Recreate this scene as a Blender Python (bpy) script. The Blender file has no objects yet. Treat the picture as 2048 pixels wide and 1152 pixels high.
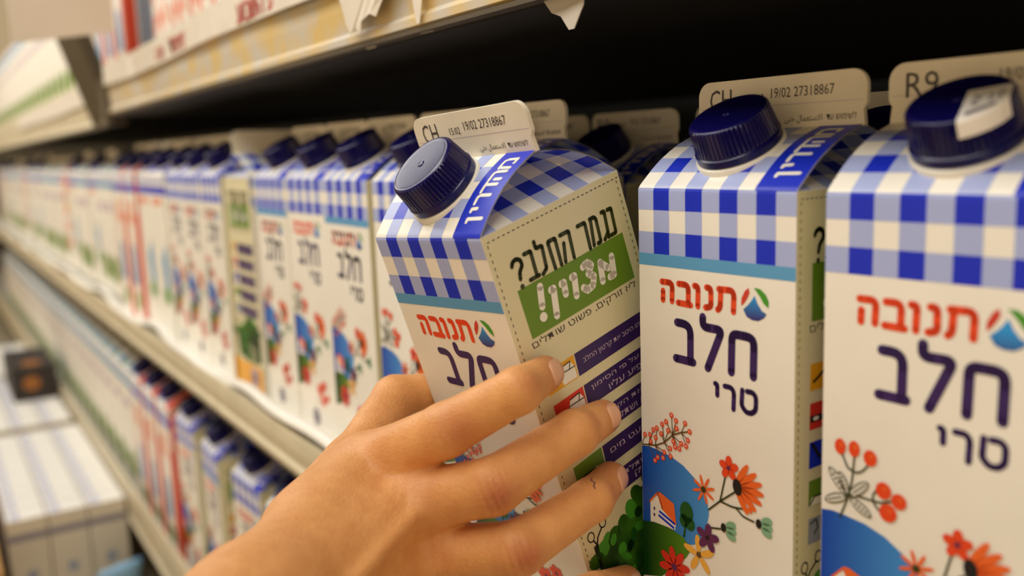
import bpy, bmesh, math, random
import numpy as np
from mathutils import Vector, Matrix

random.seed(7)
SC = bpy.context.scene
COL = SC.collection
Z0 = 105.0            # height (cm) of the carton shoulders above the floor; the scene is laid out in cm around that level


def V(x, y, z):       # cm, relative to the shoulder level of the front carton -> metres above the floor
    return Vector((x / 100, y / 100, (z + Z0) / 100))


# ------------------------------------------------------------------ camera
cam_d = bpy.data.cameras.new('camera')
cam = bpy.data.objects.new('camera', cam_d)
COL.objects.link(cam)
SC.camera = cam


def cam_axes(yaw, pitch, roll):
    f = np.array([-math.sin(yaw) * math.cos(pitch), math.cos(yaw) * math.cos(pitch), -math.sin(pitch)])
    r = np.cross(f, [0, 0, 1]); r /= np.linalg.norm(r)
    u = np.cross(r, f)
    c, s = math.cos(roll), math.sin(roll)
    return c * r + s * u, -s * r + c * u, f


cr, cu, cf = cam_axes(1.0008, 0.1525, -0.0359)
cp = V(26.0186, -22.3768, 1.6432)
cam.matrix_world = Matrix(((cr[0], cu[0], -cf[0], cp[0]), (cr[1], cu[1], -cf[1], cp[1]),
                           (cr[2], cu[2], -cf[2], cp[2]), (0, 0, 0, 1)))
cam_d.sensor_width = 36
cam_d.lens = 1829.9 / 2048 * 36
cam_d.clip_start = 0.01
cam_d.dof.use_dof = True
cam_d.dof.focus_distance = 0.35
cam_d.dof.aperture_fstop = 5.6

# ------------------------------------------------------------------ world, light, exposure
world = bpy.data.worlds.new('world'); SC.world = world
world.use_nodes = True
bg = world.node_tree.nodes['Background']
# the shop around: bright low band of lit aisles, dimmer ceiling above
_nt = world.node_tree
_tc = _nt.nodes.new('ShaderNodeTexCoord'); _sp = _nt.nodes.new('ShaderNodeSeparateXYZ'); _rp = _nt.nodes.new('ShaderNodeValToRGB')
_nt.links.new(_tc.outputs['Generated'], _sp.inputs[0]); _nt.links.new(_sp.outputs[2], _rp.inputs[0]); _nt.links.new(_rp.outputs[0], bg.inputs[0])
_mr = _nt.nodes.new('ShaderNodeMapRange'); _nt.links.new(_sp.outputs[0], _mr.inputs['Value'])   # boost added from the right to brighten right-facing side panels
for _k, _v in (('From Min', -1), ('From Max', 1), ('To Min', 0.42), ('To Max', 1.15)): _mr.inputs[_k].default_value = _v
_nt.links.new(_mr.outputs[0], bg.inputs[1])
_rp.color_ramp.elements[0].position = 0.0; _rp.color_ramp.elements[0].color = (1.10, 0.80, 0.45, 1)
_rp.color_ramp.elements[1].position = 0.46; _rp.color_ramp.elements[1].color = (0.10, 0.08, 0.055, 1)
_e = _rp.color_ramp.elements.new(0.20); _e.color = (1.10, 0.80, 0.45, 1)


def area(name, loc, target, sx, sy, power, color):
    d = bpy.data.lights.new(name, 'AREA'); d.shape = 'RECTANGLE'
    d.size, d.size_y, d.energy, d.color = sx, sy, power, color
    o = bpy.data.objects.new(name, d); COL.objects.link(o)
    o.location = loc
    o.rotation_euler = (Vector(target) - Vector(loc)).to_track_quat('-Z', 'Y').to_euler()
    o['label'] = 'long light above the case'; o['category'] = 'light'
    return o


area('canopy_light', V(-120, -44, 68), V(-120, 0, 0), 3.7, 0.25, 19, (1.0, 0.95, 0.86))
area('added_top_fill', V(-190, -60, 175), V(-170, -10, -50), 2.4, 0.4, 16, (1.0, 0.96, 0.88))  # added fill from above, lifts the tops of the packs at lower left
SC.view_settings.view_transform = 'Standard'
SC.view_settings.look = 'None'
SC.view_settings.exposure = 0.0
SC.view_settings.gamma = 1.0
SC.view_settings.use_curve_mapping = False


# ------------------------------------------------------------------ materials
def lin(c):
    return tuple((x / 12.92 if x <= 0.04045 else ((x + 0.055) / 1.055) ** 2.4) for x in (v / 255 for v in c))


MATS = {}


def mat(name, rgb, rough=0.5, spec=0.4, noise=0.0, nscale=40, bump=0.0, bscale=200, rgb2=None, coat=0.0, metal=0.0,
        sss=0.0, grad=None):
    if name in MATS:
        return MATS[name]
    m = bpy.data.materials.new(name); m.use_nodes = True
    nt = m.node_tree; b = nt.nodes['Principled BSDF']
    c = lin(rgb) + (1,)
    b.inputs['Base Color'].default_value = c
    b.inputs['Roughness'].default_value = rough
    b.inputs['Specular IOR Level'].default_value = spec
    b.inputs['Coat Weight'].default_value = coat
    b.inputs['Coat Roughness'].default_value = 0.15
    b.inputs['Metallic'].default_value = metal
    tc = nt.nodes.new('ShaderNodeTexCoord')
    if sss:
        b.inputs['Subsurface Weight'].default_value = sss
        b.inputs['Subsurface Radius'].default_value = (1.0, 0.35, 0.15)
        b.inputs['Subsurface Scale'].default_value = 0.004
    if noise or rgb2:
        n = nt.nodes.new('ShaderNodeTexNoise'); n.inputs['Scale'].default_value = nscale
        n.inputs['Detail'].default_value = 5
        r = nt.nodes.new('ShaderNodeValToRGB')
        r.color_ramp.elements[0].position = 0.38; r.color_ramp.elements[1].position = 0.66
        if rgb2:
            r.color_ramp.elements[0].color = c; r.color_ramp.elements[1].color = lin(rgb2) + (1,)
        else:
            r.color_ramp.elements[0].color = tuple(x * (1 - noise) for x in c[:3]) + (1,)
            r.color_ramp.elements[1].color = tuple(min(1, x * (1 + noise * .4)) for x in c[:3]) + (1,)
        nt.links.new(tc.outputs['Object'], n.inputs['Vector'])
        nt.links.new(n.outputs['Fac'], r.inputs[0]); nt.links.new(r.outputs[0], b.inputs['Base Color'])
    if grad:   # printed two-tone ramp across the artwork: (axis, start cm, end cm, colour A, colour B)
        ax, a0, a1, ca, cb = grad
        sp = nt.nodes.new('ShaderNodeSeparateXYZ'); mr = nt.nodes.new('ShaderNodeMapRange')
        mx = nt.nodes.new('ShaderNodeValToRGB')
        nt.links.new(tc.outputs['Object'], sp.inputs[0])
        nt.links.new(sp.outputs[ax], mr.inputs['Value'])
        mr.inputs['From Min'].default_value = a0 / 100; mr.inputs['From Max'].default_value = a1 / 100
        mx.color_ramp.elements[0].color = lin(ca) + (1,); mx.color_ramp.elements[1].color = lin(cb) + (1,)
        nt.links.new(mr.outputs[0], mx.inputs[0]); nt.links.new(mx.outputs[0], b.inputs['Base Color'])
    if bump:
        n2 = nt.nodes.new('ShaderNodeTexNoise'); n2.inputs['Scale'].default_value = bscale
        n2.inputs['Detail'].default_value = 4
        bp = nt.nodes.new('ShaderNodeBump'); bp.inputs['Strength'].default_value = bump
        bp.inputs['Distance'].default_value = 0.001
        nt.links.new(tc.outputs['Object'], n2.inputs['Vector'])
        nt.links.new(n2.outputs['Fac'], bp.inputs['Height']); nt.links.new(bp.outputs[0], b.inputs['Normal'])
    MATS[name] = m
    return m


PR = dict(rough=0.42, spec=0.45)
WHITE = mat('carton_paper_white', (240, 236, 226), **PR, noise=0.03, nscale=30)
CREAM = mat('side_panel_cream', (222, 214, 178), **PR)
LAV = mat('print_pale_blue', (166, 178, 226), **PR)
BLUE = mat('print_royal_blue', (8, 40, 196), **PR)
STRIPE = mat('print_sky_blue', (90, 156, 205), **PR)
RED = mat('print_orange_red', (230, 72, 30), **PR)
PURP = mat('print_dark_purple', (52, 28, 92), **PR)
GREEN = mat('print_grass_green', (104, 140, 40), **PR)
OLIVE = mat('print_dark_olive', (52, 58, 18), **PR)
BLACK = mat('print_black', (28, 26, 26), **PR)
DGREEN = mat('print_dark_green', (22, 84, 30), **PR)
HILLB = mat('print_blue_hill', (0, 80, 190), **PR, grad=(0, 0, 3.4, (0, 66, 175), (70, 150, 220)))
HILLG = mat('print_green_hill', (40, 110, 20), **PR, grad=(0, 0.2, 2.6, (8, 56, 10), (86, 140, 24)))
EMB = mat('print_emblem_blue', (30, 90, 190), **PR, grad=(2, -4.3, -3.45, (52, 24, 110), (40, 150, 225)))
EGREEN = mat('print_leaf_green', (70, 150, 40), **PR)
ERED = mat('print_leaf_red', (205, 60, 45), **PR)
ORANGE = mat('print_orange', (236, 104, 40), **PR)
YELLOW = mat('print_yellow', (240, 178, 70), **PR)
GOLD = mat('print_gold', (232, 166, 20), **PR)
PLUM = mat('print_plum', (96, 40, 84), **PR)
MINT = mat('print_mint', (130, 176, 140), **PR)
SRED = mat('print_red', (214, 50, 34), **PR)
LILAC = mat('print_lilac', (190, 170, 190), **PR)
GREYB = mat('print_grey_blue', (150, 156, 176), **PR)
INKGR = mat('print_ink_grey', (70, 62, 60), **PR)
BROWN = mat('print_stem_brown', (104, 74, 40), **PR)
VEG1 = mat('print_leafy_green', (60, 116, 22), **PR, rgb2=(24, 66, 12), nscale=90)
VEG2 = mat('print_leafy_dark', (16, 52, 12), **PR)
PINKR = mat('print_red_band', (222, 70, 40), **PR)
PINK = mat('print_pink', (232, 170, 145), **PR)
CAPM = mat('cap_blue_plastic', (13, 9, 78), rough=0.24, spec=0.38)
COLLAR = mat('spout_white_plastic', (232, 230, 222), rough=0.35)
FINM = mat('fin_white_board', (232, 224, 206), rough=0.5, noise=0.05, nscale=60)
STICK = mat('sticker_paper', (244, 240, 236), rough=0.5)
STICKP = mat('sticker_print_grey', (120, 116, 122), rough=0.6)


# ------------------------------------------------------------------ mesh builder (cm in, metres out)
class MB:
    def __init__(self):
        self.v, self.f, self.mi, self.mats = [], [], [], []

    def m(self, material):
        if material not in self.mats:
            self.mats.append(material)
        return self.mats.index(material)

    def face(self, pts, material):
        b = len(self.v); self.v += [tuple(p) for p in pts]
        self.f.append(tuple(range(b, b + len(pts)))); self.mi.append(self.m(material))

    def grid(self, P, material, flip=False, close=False):      # P[i][j] points
        b = len(self.v); n, k = len(P), len(P[0])
        for row in P:
            self.v += [tuple(p) for p in row]
        i = self.m(material)
        for a in range(n - (0 if close else 1)):
            for c in range(k - 1):
                a2 = (a + 1) % n
                q = (b + a * k + c, b + a2 * k + c, b + a2 * k + c + 1, b + a * k + c + 1)
                self.f.append(q[::-1] if flip else q); self.mi.append(i)

    def box(self, x0, x1, y0, y1, z0, z1, material):
        c = [(x, y, z) for x in (x0, x1) for y in (y0, y1) for z in (z0, z1)]
        for q in ((0, 1, 3, 2), (4, 6, 7, 5), (0, 4, 5, 1), (2, 3, 7, 6), (0, 2, 6, 4), (1, 5, 7, 3)):
            self.face([c[i] for i in q], material)

    def build(self, name, parent=None, smooth=False, bevel=0.0, merge=False):
        me = bpy.data.meshes.new(name)
        me.from_pydata([(x / 100, y / 100, z / 100) for x, y, z in self.v], [], self.f)
        for m_ in self.mats:
            me.materials.append(m_)
        me.polygons.foreach_set('material_index', self.mi)
        if merge:
            bm = bmesh.new(); bm.from_mesh(me)
            bmesh.ops.remove_doubles(bm, verts=bm.verts, dist=1e-5)
            bm.to_mesh(me); bm.free()
        if smooth:
            me.polygons.foreach_set('use_smooth', [True] * len(me.polygons))
        me.update()
        o = bpy.data.objects.new(name, me); COL.objects.link(o)
        if bevel:
            bv = o.modifiers.new('bevel', 'BEVEL'); bv.width = bevel / 100; bv.segments = 2; bv.limit_method = 'ANGLE'
        if parent:
            o.parent = parent
        return o


def tag(o, label, cat, group=None, kind=None):
    o['label'] = label; o['category'] = cat
    if group: o['group'] = group
    if kind: o['kind'] = kind
    return o


def empty(name, loc, rz=0.0):
    o = bpy.data.objects.new(name, None); COL.objects.link(o)
    o.location = loc; o.rotation_euler = (0, 0, rz); o.empty_display_size = 0.02
    return o


def copy_tree(o, parent=None):
    c = o.copy(); COL.objects.link(c)
    if parent: c.parent = parent
    for ch in list(o.children):
        copy_tree(ch, c)
    return c


# ------------------------------------------------------------------ lettering
_tc = {}


def text_mesh(s, shear=0.0):
    k = (s, shear)
    if k not in _tc:
        cu_ = bpy.data.curves.new('txt', 'FONT'); cu_.body = s; cu_.size = 1; cu_.shear = shear; cu_.resolution_u = 2
        o = bpy.data.objects.new('txt', cu_); COL.objects.link(o)
        dg = bpy.context.evaluated_depsgraph_get(); me = o.evaluated_get(dg).to_mesh()
        vs = [(v.co.x, v.co.y) for v in me.vertices]; fs = [tuple(p.vertices) for p in me.polygons]
        o.evaluated_get(dg).to_mesh_clear()
        bpy.data.objects.remove(o); bpy.data.curves.remove(cu_)
        _tc[k] = (vs, fs)
    return _tc[k]


def heb(s):           # right-to-left writing laid out for a left-to-right text object
    return s[::-1]


class Panel:
    """A printed face: fn(u, v, off) -> point in carton space (cm). Everything printed lands in the panel's mesh."""

    def __init__(self, mb, fn):
        self.mb, self.fn = mb, fn

    def poly(self, pts, m, layer=1):
        self.mb.face([self.fn(u, v, 0.006 * layer) for u, v in pts], m)

    def rect(self, u0, u1, v0, v1, m, layer=1, nv=1, nu=1):
        us = [u0 + (u1 - u0) * i / nu for i in range(nu + 1)]; vs = [v0 + (v1 - v0) * i / nv for i in range(nv + 1)]
        self.mb.grid([[self.fn(u, v, 0.006 * layer) for v in vs] for u in us], m)

    def ell(self, u, v, a, b, m, layer=1, rot=0.0, n=16):
        c, s = math.cos(rot), math.sin(rot)
        self.poly([(u + a * math.cos(t) * c - b * math.sin(t) * s, v + a * math.cos(t) * s + b * math.sin(t) * c)
                   for t in (2 * math.pi * i / n for i in range(n))], m, layer)

    def stroke(self, pts, w, m, layer=1, cap=True, round_corners=0.0, fine=0.0):
        if round_corners:
            q = [pts[0]]
            for a, b, c in zip(pts, pts[1:], pts[2:]):
                for t in (0.0, 0.25, 0.5, 0.75, 1.0):
                    la = min(round_corners, math.dist(a, b) * .5); lc = min(round_corners, math.dist(b, c) * .5)
                    p1 = [b[i] + (a[i] - b[i]) * la / max(1e-6, math.dist(a, b)) for i in (0, 1)]
                    p2 = [b[i] + (c[i] - b[i]) * lc / max(1e-6, math.dist(b, c)) for i in (0, 1)]
                    q.append(tuple((1 - t) ** 2 * p1[i] + 2 * t * (1 - t) * b[i] + t * t * p2[i] for i in (0, 1)))
            pts = q + [pts[-1]]
        h = w / 2
        if fine:
            q = [pts[0]]
            for a, b in zip(pts, pts[1:]):
                n_ = max(1, int(math.dist(a, b) / fine))
                q += [(a[0] + (b[0] - a[0]) * k / n_, a[1] + (b[1] - a[1]) * k / n_) for k in range(1, n_ + 1)]
            pts = q
        for i, (a, b) in enumerate(zip(pts, pts[1:])):
            L = math.dist(a, b)
            if L < 1e-6: continue
            nx, ny = -(b[1] - a[1]) / L * h, (b[0] - a[0]) / L * h
            self.poly([(a[0] + nx, a[1] + ny), (a[0] - nx, a[1] - ny), (b[0] - nx, b[1] - ny), (b[0] + nx, b[1] + ny)], m, layer)
        for i, p in enumerate(pts):
            if cap or 0 < i < len(pts) - 1:
                self.ell(p[0], p[1], h, h, m, layer, n=10)

    def text(self, s, u0, u1, v0, v1, m, layer=1, shear=0.0, turn=False):
        vs, fs = text_mesh(s, shear)
        if not vs: return
        x0, x1 = min(p[0] for p in vs), max(p[0] for p in vs); y0, y1 = min(p[1] for p in vs), max(p[1] for p in vs)

        def mp(p):
            a, b = (p[0] - x0) / (x1 - x0), (p[1] - y0) / (y1 - y0)
            if turn: a, b = 1 - b, a            # writing runs up the panel
            return self.fn(u0 + a * (u1 - u0), v0 + b * (v1 - v0), 0.006 * layer)
        for f in fs:
            self.mb.face([mp(vs[i]) for i in f], m)


# ------------------------------------------------------------------ the milk carton
W, HB, RISE = 7.0, 18.6, 2.0
L = math.hypot(W / 2, RISE)
_prof = []            # front profile: (v, y, z, angle) integrated over the shoulder and the bulging roof slope


def _build_profile():
    a0 = math.atan2(RISE, W / 2); n = 80; v0 = -0.16
    y, z = 0.0, v0
    pts = [(v0, y, z, math.pi / 2)]
    dv = (L - v0 + 0.02) / n
    for i in range(n):
        v = v0 + (i + .5) * dv
        if v < 0.16:
            a = math.pi / 2 + (a0 + 0.22 - math.pi / 2) * (v - v0) / 0.32
        else:
            a = a0 + 0.22 * math.cos(math.pi * (v - .16) / (L - .16))
        y += math.cos(a) * dv; z += math.sin(a) * dv
        pts.append((v + dv / 2, y, z, a))
    ky, kz = (W / 2) / y, RISE / z if z > 0 else 1
    for v, yy, zz, a in pts:
        _prof.append((v, yy * ky, zz * (kz if zz > 0 else 1), a))


_build_profile()


def prof(v):
    if v <= _prof[0][0]:
        return 0.0, v, math.pi / 2
    for p, q in zip(_prof, _prof[1:]):
        if v <= q[0]:
            t = (v - p[0]) / (q[0] - p[0])
            return tuple(p[i] + (q[i] - p[i]) * t for i in (1, 2, 3))
    return _prof[-1][1:]


def FR(u, v, off=0.0):                       # front wall and front roof slope
    y, z, a = prof(v)
    return (u, y - off * math.sin(a), z + off * math.cos(a))


def BK(u, v, off=0.0):
    x, y, z = FR(W - u, v, off)
    return (x, W - y, z)


def RS(d, v, off=0.0):                       # right-hand side wall
    return (W + off, d, v)


def LS(d, v, off=0.0):
    return (-off, W - d, v)


def KR(d, t, off=0.0):                       # folded-in gusset above the right side
    return (W - t * 3.5 / L + off * RISE / L, d, t * RISE / L + off * 3.5 / L - 0.02)


def KL(d, t, off=0.0):
    x, y, z = KR(W - d, t, off)
    return (W - x, y, z)


def clip_tri(poly):
    """clip a polygon to the gusset triangle (base 0..W at t=0, apex at (W/2, L))"""
    k = 3.5 / L
    for A, B, Cc in ((0, 1, 0), (1, -k, 0), (-1, -k, W)):
        out = []
        for i in range(len(poly)):
            p, q = poly[i], poly[(i + 1) % len(poly)]
            dp, dq = A * p[0] + B * p[1] + Cc, A * q[0] + B * q[1] + Cc
            if dp >= 0: out.append(p)
            if (dp >= 0) != (dq >= 0):
                s = dp / (dp - dq); out.append((p[0] + (q[0] - p[0]) * s, p[1] + (q[1] - p[1]) * s))
        poly = out
        if not poly: return poly
    return poly


CW, CH = W / 9, 0.798


def gingham(pn, v0, rows, first_stripe, u1=W, layer=1):
    for r in range(rows):
        hs = (r % 2 == 0) == first_stripe
        for c in range(9):
            cs = c % 2 == 1
            if not (hs or cs): continue
            a, b = c * CW, min(u1, (c + 1) * CW)
            if b <= a: continue
            t0 = v0 + r * CH; t1 = min(t0 + CH, L - 0.02)
            pn.rect(a, b, t0, t1, BLUE if hs and cs else LAV, layer, nv=8)


def flower(pn, u, v, r, n, w, m, centre, layer, rot=0.0, cr_=0.2):
    for i in range(n):
        t = rot + 2 * math.pi * i / n
        pn.ell(u + math.cos(t) * r * .56, v + math.sin(t) * r * .56, r * .46, w, m, layer, t, n=10)
    pn.ell(u, v, r * cr_, r * cr_, centre, layer + 1, n=10)


def front_writing(pn, dv):
    S = lambda pts: [(u, v + dv) for u, v in pts]
    w = 0.23
    for pts in ([(1.17, -3.39), (1.6, -3.39), (1.69, -3.5), (1.67, -4.06)], [(1.23, -3.72), (1.22, -4.06)],
                [(2.0, -3.39), (2.36, -3.39), (2.47, -3.5), (2.46, -4.02)], [(1.97, -4.08), (2.58, -4.1)],
                [(2.76, -3.39), (2.93, -3.4), (2.91, -4.1)],
                [(3.32, -3.39), (3.51, -3.4), (3.52, -4.05), (3.27, -4.1)],
                [(3.87, -3.39), (4.42, -3.38), (4.53, -3.5), (4.51, -4.1)],
                [(3.96, -3.42), (3.93, -4.02), (3.82, -4.11)]):
        pn.stroke(S(pts), w, RED, 2, round_corners=0.12)
    pn.poly(S([(4.84, -3.85), (4.85, -3.6), (4.99, -3.34), (5.15, -3.21), (5.19, -3.38), (5.1, -3.57), (4.95, -3.77)]), ERED, 2)
    pn.poly(S([(5.36, -3.19), (5.62, -3.21), (5.85, -3.37), (5.97, -3.59), (5.96, -3.81), (5.77, -3.68), (5.63, -3.48)]), EGREEN, 2)
    pn.poly(S([(5.39, -3.45), (5.52, -3.71), (5.7, -3.93), (5.89, -4.01), (5.78, -4.16), (5.56, -4.28), (5.3, -4.28),
               (5.07, -4.19), (4.93, -3.96), (5.14, -3.78), (5.29, -3.61)]), EMB, 2)
    for pts in ([(4.42, -6.2), (4.45, -4.86), (5.2, -4.87), (5.38, -5.0), (5.36, -6.2)],
                [(3.14, -4.46), (3.14, -4.8), (4.01, -4.81), (3.37, -6.24)],
                [(1.92, -4.81), (2.36, -4.82), (2.56, -5.0), (2.55, -6.14)], [(1.85, -6.14), (2.68, -6.16)]):
        pn.stroke(S(pts), 0.31, PURP, 2, round_corners=0.22)
    for pts in ([(4.9, -6.74), (4.87, -7.28), (5.06, -7.48), (5.3, -7.48), (5.47, -7.32), (5.48, -6.88), (5.35, -6.74), (5.1, -6.75)],
                [(4.13, -6.75), (4.43, -6.75), (4.54, -6.9), (4.52, -7.5)], [(3.7, -6.74), (3.8, -6.75), (3.8, -7.14)]):
        pn.stroke(S(pts), 0.19, PURP, 2, round_corners=0.1)


BERRIES = [(.21, -9.41), (.48, -9.35), (.66, -9.12), (.85, -9.01), (1.13, -8.8), (1.33, -8.65), (1.61, -8.34), (1.84, -8.5),
           (2.29, -8.5), (2.51, -8.76), (1.87, -8.79), (1.44, -8.97), (1.07, -9.18), (.78, -9.4), (.52, -9.62), (1.7, -9.33),
           (2.42, -9.11), (2.09, -9.32), (2.33, -9.35), (1.99, -9.53), (1.78, -9.52), (1.53, -9.64), (1.23, -9.86),
           (1.55, -9.94), (1.16, -10.1), (.88, -10.15), (.74, -10.31)]
BSTEM = [(.03, -9.84), (.4, -9.77), (.75, -9.71), (1.22, -9.49), (1.64, -9.1), (2.09, -8.89), (2.49, -8.77)]


def front_art(pn, kind):
    """the little landscape with flowers on the lower half of the front"""
    K = 2
    arc = [(0.02, -9.9), (.4, -9.84), (.75, -9.86), (1.51, -9.94), (2.16, -10.14), (2.71, -10.46), (3.1, -10.81), (3.33, -11.23),
           (3.41, -11.64), (3.27, -12.17), (2.95, -12.77), (2.69, -13.04), (2.1, -13.2), (.02, -13.2)]
    pn.poly(arc, HILLB, K)
    pn.poly([(.02, -12.95), (.62, -12.81), (1.39, -12.78), (2.13, -12.92), (2.57, -13.24), (2.3, -13.66), (1.7, -14.3), (1.0, -14.9), (.02, -15.2)], HILLG, K + 2)
    pn.poly([(.44, -12.0), (.82, -11.68), (1.12, -12.2), (1.78, -12.5), (1.74, -12.78), (1.4, -12.8), (.44, -12.92)], WHITE, K + 1)
    pn.poly([(.84, -11.53), (1.02, -11.52), (1.69, -11.76), (1.81, -12.56), (1.1, -12.17)], ORANGE, K + 3)
    pn.stroke([(.42, -12.04), (.84, -11.57), (1.08, -12.12)], .07, ORANGE, K + 3)
    pn.stroke([(.92, -12.28), (1.75, -12.55)], .09, BLUE, K + 3, cap=False)
    pn.stroke([(.88, -12.45), (1.7, -12.72)], .09, BLUE, K + 3, cap=False)
    for q in ((.66, -12.25), (.66, -12.5)): pn.ell(q[0], q[1], .05, .07, PURP, K + 3, n=8)
    pn.ell(2.33, -11.9, .33, .42, DGREEN, K + 3); pn.ell(2.5, -12.3, .24, .26, DGREEN, K + 3); pn.ell(2.2, -12.25, .22, .26, DGREEN, K + 3)
    pn.stroke([(2.28, -12.4), (2.2, -12.86)], .1, DGREEN, K + 3)
    if kind == 'A':
        pn.stroke(BSTEM, .055, BROWN, K + 3, cap=False)
        for i, (u, v) in enumerate(BERRIES):
            b = min(BSTEM, key=lambda s: (s[0] - u + .2) ** 2 + .6 * (s[1] - v) ** 2)
            pn.stroke([b, (u, v)], .035, BROWN, K + 2, cap=False)
            pn.ell(u, v, .105, .105, RED, K + 4, n=10); pn.ell(u, v + .01, .045, .05, PINK, K + 5, n=8)
    else:
        for a, b, r in (((.64, -7.71), .19, .25), ((1.11, -7.68), .19, .25), ((1.64, -7.84), .22, .25),
                        ((2.09, -8.72), .25, .26), ((2.58, -8.92), .24, .24), ((2.25, -9.36), .28, .28)):
            pn.ell(a[0], a[1], b, r, RED, K + 4, n=14)
            pn.ell(a[0] + .05, a[1] + .07, .06, .07, ORANGE, K + 5, n=8)
        for s in ([(.71, -7.94), (.9, -8.33), (1.2, -8.42), (1.41, -8.3), (1.57, -8.08)], [(1.12, -7.91), (1.06, -8.65), (.95, -9.21), (.67, -9.97)],
                  [(.95, -9.2), (1.3, -9.12), (1.72, -9.13), (2.04, -9.11), (2.36, -8.97)],
                  [(1.86, -8.77), (1.74, -8.96), (1.79, -9.21), (1.98, -9.38)]):
            pn.stroke(s, .06, OLIVE, K + 3, round_corners=.1)
        for a, b in (((.92, -9.2), (.26, -8.46)), ((.9, -9.21), (.62, -8.52)), ((1.0, -9.17), (1.6, -8.62)), ((.88, -9.24), (.14, -9.56)), ((1.0, -9.26), (1.72, -9.66))):
            ln = math.dist(a, b); an = math.atan2(b[1] - a[1], b[0] - a[0])
            pn.ell((a[0] + b[0]) / 2, (a[1] + b[1]) / 2, ln / 2, .16, OLIVE, K + 3, an)
            pn.ell((a[0] + b[0]) / 2, (a[1] + b[1]) / 2, ln / 2 - .04, .12, WHITE, K + 4, an)
            pn.stroke([a, b], .03, OLIVE, K + 5, cap=False)
            for t in (.3, .45, .6, .75):
                c = (a[0] + (b[0] - a[0]) * t, a[1] + (b[1] - a[1]) * t)
                nx, ny = -math.sin(an) * .11, math.cos(an) * .11
                pn.stroke([(c[0] - nx, c[1] - ny), c, (c[0] + nx, c[1] + ny)], .025, OLIVE, K + 5, cap=False)
    for s in ([(3.4, -11.45), (3.93, -10.97), (4.65, -10.4)], [(3.93, -10.97), (4.17, -10.0)], [(3.93, -10.97), (4.5, -11.02), (5.2, -10.9)],
              [(4.65, -11.0), (4.95, -11.22), (5.42, -11.26)], [(3.42, -12.12), (3.95, -12.0)]):
        pn.stroke(s, .065, OLIVE, K + 3, round_corners=.15)
    flower(pn, 3.17, -10.76, .55, 8, .06, ORANGE, OLIVE, K + 4, .3, .22)
    flower(pn, 4.33, -9.64, .44, 5, .15, RED, PLUM, K + 4, math.pi / 2, .2)
    for i in range(7):                                     # the big fan-shaped bloom
        t = math.radians(68 - i * 24 + 4)
        pn.ell(4.7 + math.cos(t) * .66, -10.2 + math.sin(t) * .5, .5, .13, ORANGE, K + 4, t * .8, n=12)
    pn.ell(4.72, -10.22, .2, .3, BLACK, K + 6, .2)
    pn.ell(5.27, -10.89, .11, .11, ORANGE, K + 5, n=10)
    for u, v in ((4.22, -11.92), (5.76, -11.28)):
        for t in (-.5, 0, .5): pn.ell(u + .12 + .1 * math.cos(t), v + t * .4, .24, .15, MINT, K + 4, t * .7, n=10)
        pn.ell(u - .12, v + .02, .13, .17, BLACK, K + 5, n=10)
    flower(pn, 3.36, -12.53, .55, 5, .16, PLUM, BLACK, K + 6, math.pi / 2 - .1, .16)
    flower(pn, 2.94, -13.33, .76, 5, .14, YELLOW, BROWN, K + 5, math.pi / 2 + .1, .16)
    flower(pn, 1.71, -14.26, .8, 8, .17, SRED, PLUM, K + 6, .2, .18)
    for u, v, r in ((4.1, -14.9, .5), (4.9, -14.5, .42), (4.6, -15.6, .45), (5.4, -15.3, .34)):
        flower(pn, u, v, r, 6, r * .34, RED, PLUM, K + 4, u, .2)
    pn.stroke([(4.1, -14.9), (3.6, -16.0)], .05, OLIVE, K + 3)
    pn.ell(3.1, -17.1, .62, .62, PURP, K + 3, n=24); pn.ell(3.1, -17.1, .42, .42, WHITE, K + 4, n=20); pn.ell(3.1, -17.1, .3, .3, PURP, K + 5, n=16)


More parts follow.
